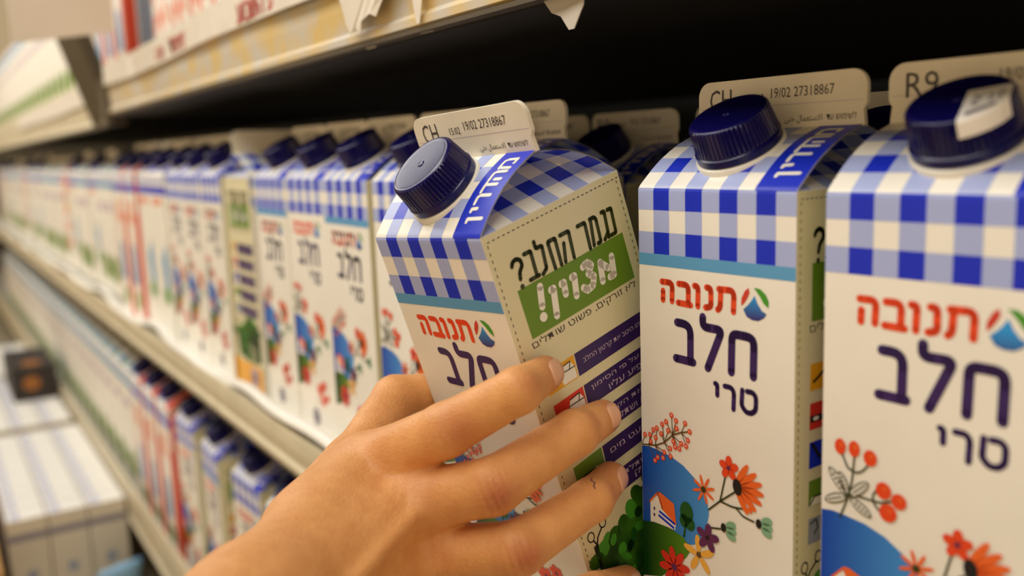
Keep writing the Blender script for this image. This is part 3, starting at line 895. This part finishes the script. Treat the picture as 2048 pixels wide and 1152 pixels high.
torn(up, [(-19.6, 7.4), (-18.7, 6.9), (-17.8, 6.9), (-17.2, 7.4)], -2.1, PGREY, 'torn_label')

# middle shelf: white plastic tray edge, wavy, and paper strip in the rail
wave = lambda x: (-1.6 + .25 * math.sin(x * .21), .45 * math.sin(x * .16 + 1.4) + .2 * math.sin(x * .37))
tr_ = MB()
xs = [xa + (xb - xa) * i / 260 for i in range(261)]
for o_ in (0, .14):
    tr_.grid([[(x, -.15 + o_, -HB + .06), (x, -.9 + o_, -HB + .25), (x, wave(x)[0] + o_, -16.9 + wave(x)[1]), (x, wave(x)[0] - .45 + o_, -16.7 + wave(x)[1]), (x, wave(x)[0] - .6 + o_, -17.3 + wave(x)[1])] for x in xs], TRAY)
tr_.build('tray_edge', md, smooth=True)
# posts between the bays, behind the price rails
dv_ = empty('shelf_divider', V(-97, -2.4, 6))
b = MB(); P8 = [(x, y, z) for z, y in ((0, -.6), (26, -8.6)) for x in (-2.4, 2.4) for y in (y, y + 1.6)]
for q in ((0, 1, 3, 2), (4, 6, 7, 5), (0, 4, 5, 1), (2, 3, 7, 6), (0, 2, 6, 4), (1, 5, 7, 3)): b.face([P8[i] for i in q], POSTM)
b.build('slanted_strut', dv_, bevel=.15)
b = MB(); b.box(2.5, 5.9, -.4, .2, -.2, 5.4, POSTM); b.build('bracket', dv_, bevel=.1)
tag(dv_, 'dark slanted steel divider between the two upper shelves', 'shelf divider')
# hanging grey sign card that sticks out into the aisle
sg = empty('shelf_sign', V(-75, -4, 13.4))
b = MB()
pts = [(-9.2, -.3), (0, 1.1), (.4, 18), (-9.6, 18)]
b.face([(.12, y, z) for y, z in pts], SIGNM); b.face([(-.12, y, z) for y, z in pts[::-1]], SIGNM)
for i in range(4):
    p, q = pts[i], pts[(i + 1) % 4]; b.face([(.12, *p), (-.12, *p), (-.12, *q), (.12, *q)], SIGNM)
b.build('sign_card', sg)
b = MB(); b.box(-.3, .3, .4, 1.2, 6, 18, STEEL); b.build('sign_holder', sg)
tag(sg, 'blank grey card sign sticking out from the upper shelf at the top left', 'sign')

# ---- bottom deck with shrink-wrapped packs
DECK = -61.0
case = empty('refrigerated_cabinet', (0, 0, 0))
d = MB(); d.box(xa, xb, -44, 60, DECK - 4, DECK, STEEL); o = d.build('deck', case); o.location = (0, 0, Z0 / 100)
d = MB(); d.box(xa, xb, -41, 60, -Z0, DECK - 4.05, DARK); o = d.build('plinth', case); o.location = (0, 0, Z0 / 100)
tag(case, 'pale bottom deck and dark plinth of the refrigerated case under the packs', 'fridge cabinet')
PACKW = mat('pack_white', (246, 243, 236), rough=.35, noise=.02, nscale=20)
PACKS = mat('pack_side', (214, 204, 184), rough=.4)
PACKB = mat('pack_blue_print', (62, 88, 196), rough=.4)
PACKG = mat('pack_grey_band', (128, 124, 140), rough=.4)


def pack(x, y, rz, label, nx=5, ny=3, zt=0.0):
    root = empty('milk_pack', V(x, y, DECK + zt), rz)
    ht, w_ = 16.5, 4.9
    for i in range(nx):
        for j in range(ny):
            b = MB(); x0, y0 = -i * w_, j * w_
            b.box(x0 - w_ + .08, x0 - .08, y0 + .08, y0 + w_ - .08, 0, ht, PACKS)
            T = Panel(b, lambda u, v, off=0, x0=x0, y0=y0: (x0 - w_ + u, y0 + v, ht + off))
            T.rect(.1, w_ - .1, .1, w_ - .1, PACKW, 1)
            T.text(heb('חלב'), .5, 4.4, .35, 1.9, PACKB, 2)
            Sd = Panel(b, lambda u, v, off=0, x0=x0, y0=y0: (x0 - .08 + off, y0 + u, v))
            if i == 0:
                Sd.rect(.02, w_ - .1, 13.6, 14.5, PACKG, 1); Sd.ell(2.5, 8.6, .7, .8, GREYB, 1); Sd.ell(2.4, 1.4, 2.3, 1.3, EGREEN, 1)
            b.build('packed_carton', root, bevel=.25)
    sh = MB(); sh.box(-nx * w_ - .1, .1, -.1, ny * w_ + .1, -0.02, .5, PACKW); sh.build('pack_tray', root)
    tag(root, label, 'milk pack', 'shrink-wrapped packs on the base')
    return root


pack(-105.8, -17.6, 0, 'shrink-wrapped pack of small white cartons with blue lettering, nearest one at the lower left', nx=9)
pack(-154, -18.0, 0.0, 'shrink-wrapped pack of small white cartons behind the nearest pack', nx=9)
pack(-202, -18.2, 0.0, 'farthest shrink-wrapped pack of small white cartons on the deck', nx=8)
CARD = mat('cardboard', (196, 146, 78), rough=.7, noise=.12, nscale=10)
cb = MB(); cb.box(-66, 0, -22, 0, 0, 15, CARD); cb.box(-66.1, .1, -12.2, -9.8, 14.9, 15.06, mat('packing_tape', (176, 132, 66), rough=.3))
tag(cb.build('cardboard_box', bevel=.3), 'brown cardboard box at the lower left corner', 'box').location = V(-93, -18.9, DECK)
DKB = mat('dark_brown_card', (44, 36, 34), rough=.5, noise=.2, nscale=20)
BROWNO = mat('print_dull_orange', (150, 92, 30), **PR)
cb = MB(); cb.box(-22, 0, 0, 8, 0, 6.5, DKB)
Sd = Panel(cb, lambda u, v, off=0: (off, u, v)); Sd.ell(3.4, 3.4, 1.6, 1.5, BROWNO, 2)
T_ = Panel(cb, lambda u, v, off=0: (-22 + u, v, 6.5 + off)); T_.ell(17, 4, 3.0, 1.9, BROWNO, 2)
tag(cb.build('food_box', bevel=.2), 'small dark brown box with orange print lying on the second pack', 'box').location = V(-174, -11, DECK + 16.55)


def pouch(x, y, rz, m, m2, label):
    b = MB(); nu, nv = 18, 12; rows = {1: [], -1: []}
    for s_ in (1, -1):
        b.grid([[((i / nu - .5) * 15, (j / nv - .5) * 10, 2.6 + s_ * 2.5 * max(0, math.sin(math.pi * i / nu) * math.sin(math.pi * j / nv)) ** .55 + .12 * math.sin(i * 1.9) * math.sin(j * 1.3)) for j in range(nv + 1)] for i in range(nu + 1)], m, flip=s_ < 0)
    for j in range(3, 10, 3): b.face([((i - 9) * .5, (j / nv - .5) * 10 + w, 5.25 + .02) for i, w in ((2, -.5), (14, -.5), (14, .5), (2, .5))], m2)
    o = tag(b.build('milk_pouch', smooth=True, merge=True), label, 'milk pouch'); o.location = V(x, y, DECK + 5.2); o.rotation_euler = (0, -1.2, rz); o.scale = (.72, .62, .72)


pouch(-97, -5.6, .3, mat('pouch_light_blue', (150, 196, 236), rough=.25), WHITE, 'light blue milk pouch propped up in front of the nearest pack at the bottom edge')

#HAND#
# ------------------------------------------------------------------ the hand
JOINTS = {
    'index': [((-3.98, -9.59, -9.66), 1.10), ((-0.89, -8.01, -7.89), 0.94), ((0.95, -6.21, -6.43), 0.79), ((0.15, -4.54, -6.29), 0.65)],
    'middle': [((-2.02, -9.05, -10.61), 1.12), ((0.51, -7.10, -9.72), 0.98), ((0.85, -3.81, -8.42), 0.82), ((0.01, -1.91, -8.42), 0.67)],
    'ring': [((-1.97, -8.63, -12.68), 1.05), ((1.20, -6.63, -11.85), 0.94), ((0.92, -3.21, -11.04), 0.78), ((0.09, -1.65, -10.83), 0.64)],
    'pinky': [((-2.52, -8.27, -15.04), 0.95), ((0.93, -6.44, -14.28), 0.77), ((0.87, -3.11, -14.59), 0.66), ((0.19, -1.06, -15.05), 0.57)],
    'thumb': [((-2.58, -12.48, -10.99), 1.35), ((-6.21, -9.36, -10.50), 1.15), ((-8.36, -6.40, -8.65), 0.95), ((-8.38, -3.09, -8.83), 0.80)],
    'wrist': [((1.20, -15.40, -12.34), 1.95)],
    'elbow': [((6.87, -21.64, -12.66), 2.60)],
}
SIDE_N = np.array((0.9936, 0.1003, 0.0511))


def hand_field():
    """signed distance (cm) of the hand and forearm, joints to their places round the carton"""
    J = {k: [(np.array(p), r) for p, r in v] for k, v in JOINTS.items()}
    wr, rw = J['wrist'][0]; el, re_ = J['elbow'][0]
    mcp = {k: J[k][0][0] for k in ('index', 'middle', 'ring', 'pinky')}
    across = mcp['pinky'] - mcp['index']; along = mcp['middle'] - wr
    dors = np.cross(along, across); dors /= np.linalg.norm(dors)
    if dors @ np.array(cf) > 0: dors = -dors
    acr = across / np.linalg.norm(across)
    F, PALM = [], []
    for k in ('index', 'middle', 'ring', 'pinky', 'thumb'):
        c = [(a[0], b[0], a[1], b[1]) for a, b in zip(J[k], J[k][1:])]
        F.append(c)
    for k, off, dn in (('index', -.75, .1), ('middle', -.25, .0), ('ring', .3, .35), ('pinky', .85, .95)):
        PALM.append((wr + acr * off * 1.3 - dors * dn, mcp[k] - dors * .12, 1.55, J[k][0][1]))
    th = J['thumb']
    PALM += [(wr - acr * 1.0 - dors * .5, th[0][0], 1.5, 1.35), (th[0][0], th[1][0], 1.35, 1.15),
             (th[0][0] - dors * .2, mcp['index'] - dors * .9, 1.2, .8), (wr - dors * .9 + acr * .9, mcp['pinky'] - dors * 1.0, 1.4, .9),
             ((th[1][0] * .75 + th[0][0] * .25), mcp['index'] * .9 + mcp['middle'] * .1 - dors * .7, .75, .7)]
    names = ('index', 'middle', 'ring', 'pinky')
    for a, b in zip(names, names[1:]):                     # webs between the fingers
        pa = J[a][0][0] * .62 + J[a][1][0] * .38; pb = J[b][0][0] * .62 + J[b][1][0] * .38
        PALM.append((pa - dors * .35, pb - dors * .35, .5, .5))
    ARM = [(wr + acr * s * .85, el + acr * s * 1.1, rw, re_) for s in (-1, 1)]
    BUMP = []
    for k, r in (('index', .62), ('middle', .66), ('ring', .6), ('pinky', .52)):
        BUMP.append((mcp[k] + dors * (J[k][0][1] - r + .16), r))
        p, q, s = J[k][0][0], J[k][1][0], J[k][2][0]
        o = q - (p + s) / 2; o = o - dors * 0; o /= max(1e-6, np.linalg.norm(o))
        BUMP.append((q + (.6 * dors + .4 * o) * (J[k][1][1] - .52), .60))
    TEND = []
    for k, off, e in (('index', -.5, -.06), ('middle', -.05, .10), ('ring', .35, -.25)):
        a = mcp[k] + dors * (J[k][0][1] - .2 + e); b = wr + acr * off + dors * (1.55 + e)
        TEND.append((a, b, .22, .16))
    return J, F, PALM, ARM, BUMP, TEND, dors, acr


HJ, HF, HPALM, HARM, HBUMP, HTEND, HDORS, HACR = hand_field()


def seg(P, a, b, ra, rb):
    a = a.astype(np.float32); b = b.astype(np.float32)
    d = b - a; t = np.clip(((P - a) @ d) / (d @ d), 0, 1)
    q = P - a - t[:, None] * d
    return np.sqrt((q * q).sum(1)) - (ra + (rb - ra) * t)


def smin(a, b, k):
    h = np.clip(.5 + .5 * (b - a) / k, 0, 1)
    return b + (a - b) * h - k * h * (1 - h)


def hand_sdf(P):
    palm = None
    for s in HPALM:
        d = seg(P, *s); palm = d if palm is None else smin(palm, d, .8)
    arm = smin(seg(P, *HARM[0]), seg(P, *HARM[1]), .8)
    palm = smin(palm, arm, 1.3)
    for s in HTEND: palm = smin(palm, seg(P, *s), .42)
    fing = None
    for c in HF:
        d = None
        for s in c:
            e = seg(P, *s); d = e if d is None else smin(d, e, .22)
        fing = d if fing is None else smin(fing, d, .10)
    d = smin(palm, fing, .62)
    for c, r in HBUMP:
        c = c.astype(np.float32); q = P - c
        d = smin(d, np.sqrt((q * q).sum(1)) - r, .3)
    return d


def surface_nets(lo, hi, h, fn):
    n = [int(math.ceil((b - a) / h / 4)) * 4 for a, b in zip(lo, hi)]
    c = [k // 4 + 1 for k in n]
    ax = [np.float32(lo[i]) + np.arange(c[i], dtype=np.float32) * 4 * h for i in range(3)]
    G = np.stack(np.meshgrid(*ax, indexing='ij'), -1).reshape(-1, 3)
    Dc = fn(G).reshape(c)
    D = np.repeat(np.repeat(np.repeat(Dc, 4, 0), 4, 1), 4, 2)[:n[0] + 1, :n[1] + 1, :n[2] + 1].astype(np.float32)
    near = np.abs(Dc) < 4 * h * 2.2
    M = np.repeat(np.repeat(np.repeat(near, 4, 0), 4, 1), 4, 2)[:n[0] + 1, :n[1] + 1, :n[2] + 1]
    idx = np.argwhere(M)
    for s in range(0, len(idx), 400000):
        q = idx[s:s + 400000]
        D[q[:, 0], q[:, 1], q[:, 2]] = fn((np.array(lo, dtype=np.float32) + q.astype(np.float32) * np.float32(h)))
    S = D < 0
    cnt = sum(S[i:S.shape[0] - 1 + i, j:S.shape[1] - 1 + j, k:S.shape[2] - 1 + k].astype(np.int8) for i in (0, 1) for j in (0, 1) for k in (0, 1))
    cells = np.argwhere((cnt > 0) & (cnt < 8))
    vid = -np.ones(cnt.shape, np.int64); vid[tuple(cells.T)] = np.arange(len(cells))
    acc = np.zeros((len(cells), 3)); w = np.zeros(len(cells))
    cor = [(i, j, k) for i in (0, 1) for j in (0, 1) for k in (0, 1)]
    for a in cor:
        for x in range(3):
            if a[x]: continue
            b = list(a); b[x] = 1
            da = D[tuple((cells + a).T)]; db = D[tuple((cells + b).T)]
            m = (da < 0) != (db < 0)
            t = np.where(m, da / np.where(m, da - db, 1), 0)
            p = np.array(a, float)[None] + t[:, None] * (np.array(b, float) - np.array(a, float))[None]
            acc[m] += p[m]; w[m] += 1
    verts = np.array(lo) + (cells + acc / w[:, None]) * h
    faces = []
    for x in range(3):
        y, z = (x + 1) % 3, (x + 2) % 3
        s0 = [slice(None)] * 3; s1 = [slice(None)] * 3; s0[x] = slice(0, -1); s1[x] = slice(1, None)
        ch = np.argwhere(S[tuple(s0)] != S[tuple(s1)])
        ch = ch[(ch[:, y] > 0) & (ch[:, z] > 0) & (ch[:, y] < cnt.shape[y]) & (ch[:, z] < cnt.shape[z])]
        ins = S[tuple(ch.T)]
        q = []
        for dy, dz in ((0, 0), (1, 0), (1, 1), (0, 1)):
            e = ch.copy(); e[:, y] -= dy; e[:, z] -= dz; q.append(vid[tuple(e.T)])
        q = np.stack(q, 1); q[~ins] = q[~ins][:, ::-1]
        faces.append(q[:, ::-1])
    f = np.concatenate(faces); f = f[(f >= 0).all(1)]
    return verts, f[:, ::-1]


def build_hand():
    h = .085
    lo = (-11.0, -24.5, -19.5); hi = (10.5, 0.2, -4.2)
    verts, faces = surface_nets(lo, hi, h, hand_sdf)
    me = bpy.data.meshes.new('person')
    nv, nf = len(verts), len(faces)
    # normals from the field
    e = .05; P = verts.astype(np.float32)
    N = np.stack([hand_sdf(P + np.eye(3, dtype=np.float32)[i] * e) - hand_sdf(P - np.eye(3, dtype=np.float32)[i] * e) for i in range(3)], 1)
    N /= np.maximum(1e-6, np.linalg.norm(N, axis=1))[:, None]
    flush = np.zeros(nv); disp = np.zeros(nv)
    for k in ('index', 'middle', 'ring', 'pinky', 'thumb'):
        c = HJ[k]
        for ji in (1, 2):
            ax = c[ji + 1][0] - c[ji - 1][0]; ax /= np.linalg.norm(ax)
            q = verts - c[ji][0]; s = q @ ax
            od = c[ji][0] - (c[ji - 1][0] + c[ji + 1][0]) / 2 + .5 * HDORS
            od /= np.linalg.norm(od)
            side = np.clip(N @ od, 0, 1)
            dist = np.linalg.norm(q - od * c[ji][1], axis=1)
            g = np.exp(-(dist / (.75 if ji == 1 else .5)) ** 2) * (.4 + .6 * side)
            amp = .055 if ji == 1 else .008
            t2 = q - np.outer(s, ax); lat = np.linalg.norm(t2, axis=1)
            disp -= amp * np.exp(-(s / .55) ** 2) * np.clip(side * 1.4 - .4, 0, 1) * np.exp(-(dist / 1.0) ** 4) * (.5 + .5 * np.cos(s * 22 + 1.1 * np.sin(lat * 4) + 2 * ji)) ** 3 * 1.7
            flush = np.maximum(flush, g * (.9 if ji == 1 else .45))
        tip = c[3][0]; flush = np.maximum(flush, .6 * np.exp(-(np.linalg.norm(verts - tip, axis=1) / 1.0) ** 2))
    for k in ('index', 'middle', 'ring', 'pinky'):         # loose skin over the big knuckles
        a = HJ[k][0][0] + HDORS * .9; b = HJ[k][1][0]
        ax = (b - HJ[k][0][0]); ax /= np.linalg.norm(ax)
        q = verts - (a + ax * .1); s = q @ ax; dist = np.linalg.norm(q, axis=1)
        disp -= .05 * np.exp(-(dist / 1.2) ** 2) * np.clip(N @ HDORS, 0, 1) * (.5 + .5 * np.sin(s * 17 + 1.6 * np.sin(dist * 3))) ** 2
        flush = np.maximum(flush, .55 * np.exp(-(dist / .9) ** 2))
    verts = verts + N * disp[:, None]
    me.vertices.add(nv)
    w = verts.copy(); w[:, 2] += Z0; w /= 100
    me.vertices.foreach_set('co', w.ravel().astype(np.float32))
    me.loops.add(nf * 4); me.loops.foreach_set('vertex_index', faces.ravel().astype(np.int32))
    me.polygons.add(nf); me.polygons.foreach_set('loop_start', (np.arange(nf) * 4).astype(np.int32))
    me.polygons.foreach_set('loop_total', np.full(nf, 4, np.int32))
    me.polygons.foreach_set('use_smooth', [True] * nf)
    at_ = me.attributes.new('flush', 'FLOAT', 'POINT'); at_.data.foreach_set('value', flush.astype(np.float32))
    me.update(); me.validate()
    o = bpy.data.objects.new('person', me); COL.objects.link(o)
    # skin
    m = bpy.data.materials.new('skin'); m.use_nodes = True; nt = m.node_tree; b = nt.nodes['Principled BSDF']
    tc = nt.nodes.new('ShaderNodeTexCoord'); n1 = nt.nodes.new('ShaderNodeTexNoise'); n1.inputs['Scale'].default_value = 110; n1.inputs['Detail'].default_value = 8; n1.inputs['Roughness'].default_value = .65
    nt.links.new(tc.outputs['Object'], n1.inputs['Vector'])
    cr1 = nt.nodes.new('ShaderNodeValToRGB'); cr1.color_ramp.elements[0].position = .35; cr1.color_ramp.elements[1].position = .7
    cr1.color_ramp.elements[0].color = lin((212, 148, 90)) + (1,); cr1.color_ramp.elements[1].color = lin((226, 165, 104)) + (1,)
    nt.links.new(n1.outputs['Fac'], cr1.inputs[0])
    an = nt.nodes.new('ShaderNodeAttribute'); an.attribute_name = 'flush'
    mx = nt.nodes.new('ShaderNodeMix'); mx.data_type = 'RGBA'
    ml = nt.nodes.new('ShaderNodeMath'); ml.operation = 'MULTIPLY'; ml.inputs[1].default_value = .9
    nt.links.new(an.outputs['Fac'], ml.inputs[0]); nt.links.new(ml.outputs[0], mx.inputs['Factor'])
    nt.links.new(cr1.outputs[0], mx.inputs['A']); mx.inputs['B'].default_value = lin((176, 92, 60)) + (1,)
    nt.links.new(mx.outputs['Result'], b.inputs['Base Color'])
    b.inputs['Roughness'].default_value = .5; b.inputs['Specular IOR Level'].default_value = .35
    b.inputs['Subsurface Weight'].default_value = .1; b.inputs['Subsurface Radius'].default_value = (1.0, .35, .15); b.inputs['Subsurface Scale'].default_value = .004
    n2 = nt.nodes.new('ShaderNodeTexVoronoi'); n2.inputs['Scale'].default_value = 900
    bp = nt.nodes.new('ShaderNodeBump'); bp.inputs['Strength'].default_value = .3; bp.inputs['Distance'].default_value = .0005
    nt.links.new(tc.outputs['Object'], n2.inputs['Vector']); nt.links.new(n2.outputs['Distance'], bp.inputs['Height']); nt.links.new(bp.outputs[0], b.inputs['Normal'])
    me.materials.append(m)
    tag(o, 'bare right hand and forearm of a person gripping the tilted milk carton', 'person')
    # nails
    NAIL = mat('fingernail', (222, 166, 130), rough=.3, spec=.5, coat=.2)

    def drop(p, d):                                        # walk from p along d to the skin
        p = p.astype(np.float32).copy()
        for _ in range(40):
            p = p + d.astype(np.float32) * max(-.2, min(.3, float(hand_sdf(p[None])[0]) * .8))
        return p
    for k, wd in (('index', .46), ('middle', .48), ('ring', .45), ('pinky', .38), ('thumb', .55)):
        c = HJ[k]; r = c[3][1]
        ax = c[3][0] - c[2][0]; ax /= np.linalg.norm(ax)
        od = c[2][0] - (c[1][0] + c[3][0]) / 2
        od = od / np.linalg.norm(od) * .5 + (SIDE_N if k != 'thumb' else -SIDE_N) * .7
        od -= ax * (od @ ax); od /= np.linalg.norm(od)
        lat = np.cross(ax, od)
        b_ = MB(); rows = []
        for i in range(9):
            s = -.62 + 1.12 * i / 8
            row = []
            for j in range(9):
                t = -1 + 2 * j / 8
                wdt = wd * (1 - .28 * max(0, (abs(i / 8 - .55) - .25) / .45) ** 2 * 2)
                base = c[3][0] + ax * (s - .10 * (t * t) * (1 if i < 4 else (.8 if i > 5 else 0)) * (-1 if i < 4 else 1)) + lat * t * wdt
                q = drop(base + od * 1.1, -od)
                edge = max(abs(t), abs(2 * i / 8 - 1)) ** 6
                row.append(q + od * (.028 - .034 * edge))
            rows.append(row)
        b_.grid([[(p[0], p[1], p[2]) for p in row] for row in rows], NAIL)
        nl = b_.build('fingernail', o, smooth=True)
        nl.location = (0, 0, Z0 / 100)
        sd = nl.modifiers.new('thickness', 'SOLIDIFY'); sd.thickness = .0003; sd.offset = 0
    # small pen mark on the ring finger
    c = HJ['ring']; INK = mat('pen_ink', (48, 44, 92), rough=.5)
    ax = c[3][0] - c[2][0]; ax /= np.linalg.norm(ax); lat = np.cross(ax, SIDE_N)
    eye = np.array((26.0186, -22.3768, 1.6432))
    pts = []
    for st_ in [(3.1, -4.93, -9.01), (3.16, -4.87, -9.16), (3.14, -4.92, -9.24), (3.23, -4.81, -9.32), (3.21, -4.86, -9.42), (3.25, -4.83, -9.52)]:
        st_ = np.array(st_); pts.append(drop(st_, (st_ - eye) / np.linalg.norm(st_ - eye)))
    b_ = MB()
    for p, q in zip(pts, pts[1:]):
        vw = (eye - p) / np.linalg.norm(eye - p); d = q - p; nrm = np.cross(d, vw); nrm = nrm / np.linalg.norm(nrm) * .022; u_ = vw * .02
        b_.face([p + nrm, p + u_, q + u_, q + nrm], INK); b_.face([p + u_, p - nrm, q - nrm, q + u_], INK)
    b_.build('pen_mark', o).location = (0, 0, Z0 / 100)
    return o


build_hand()
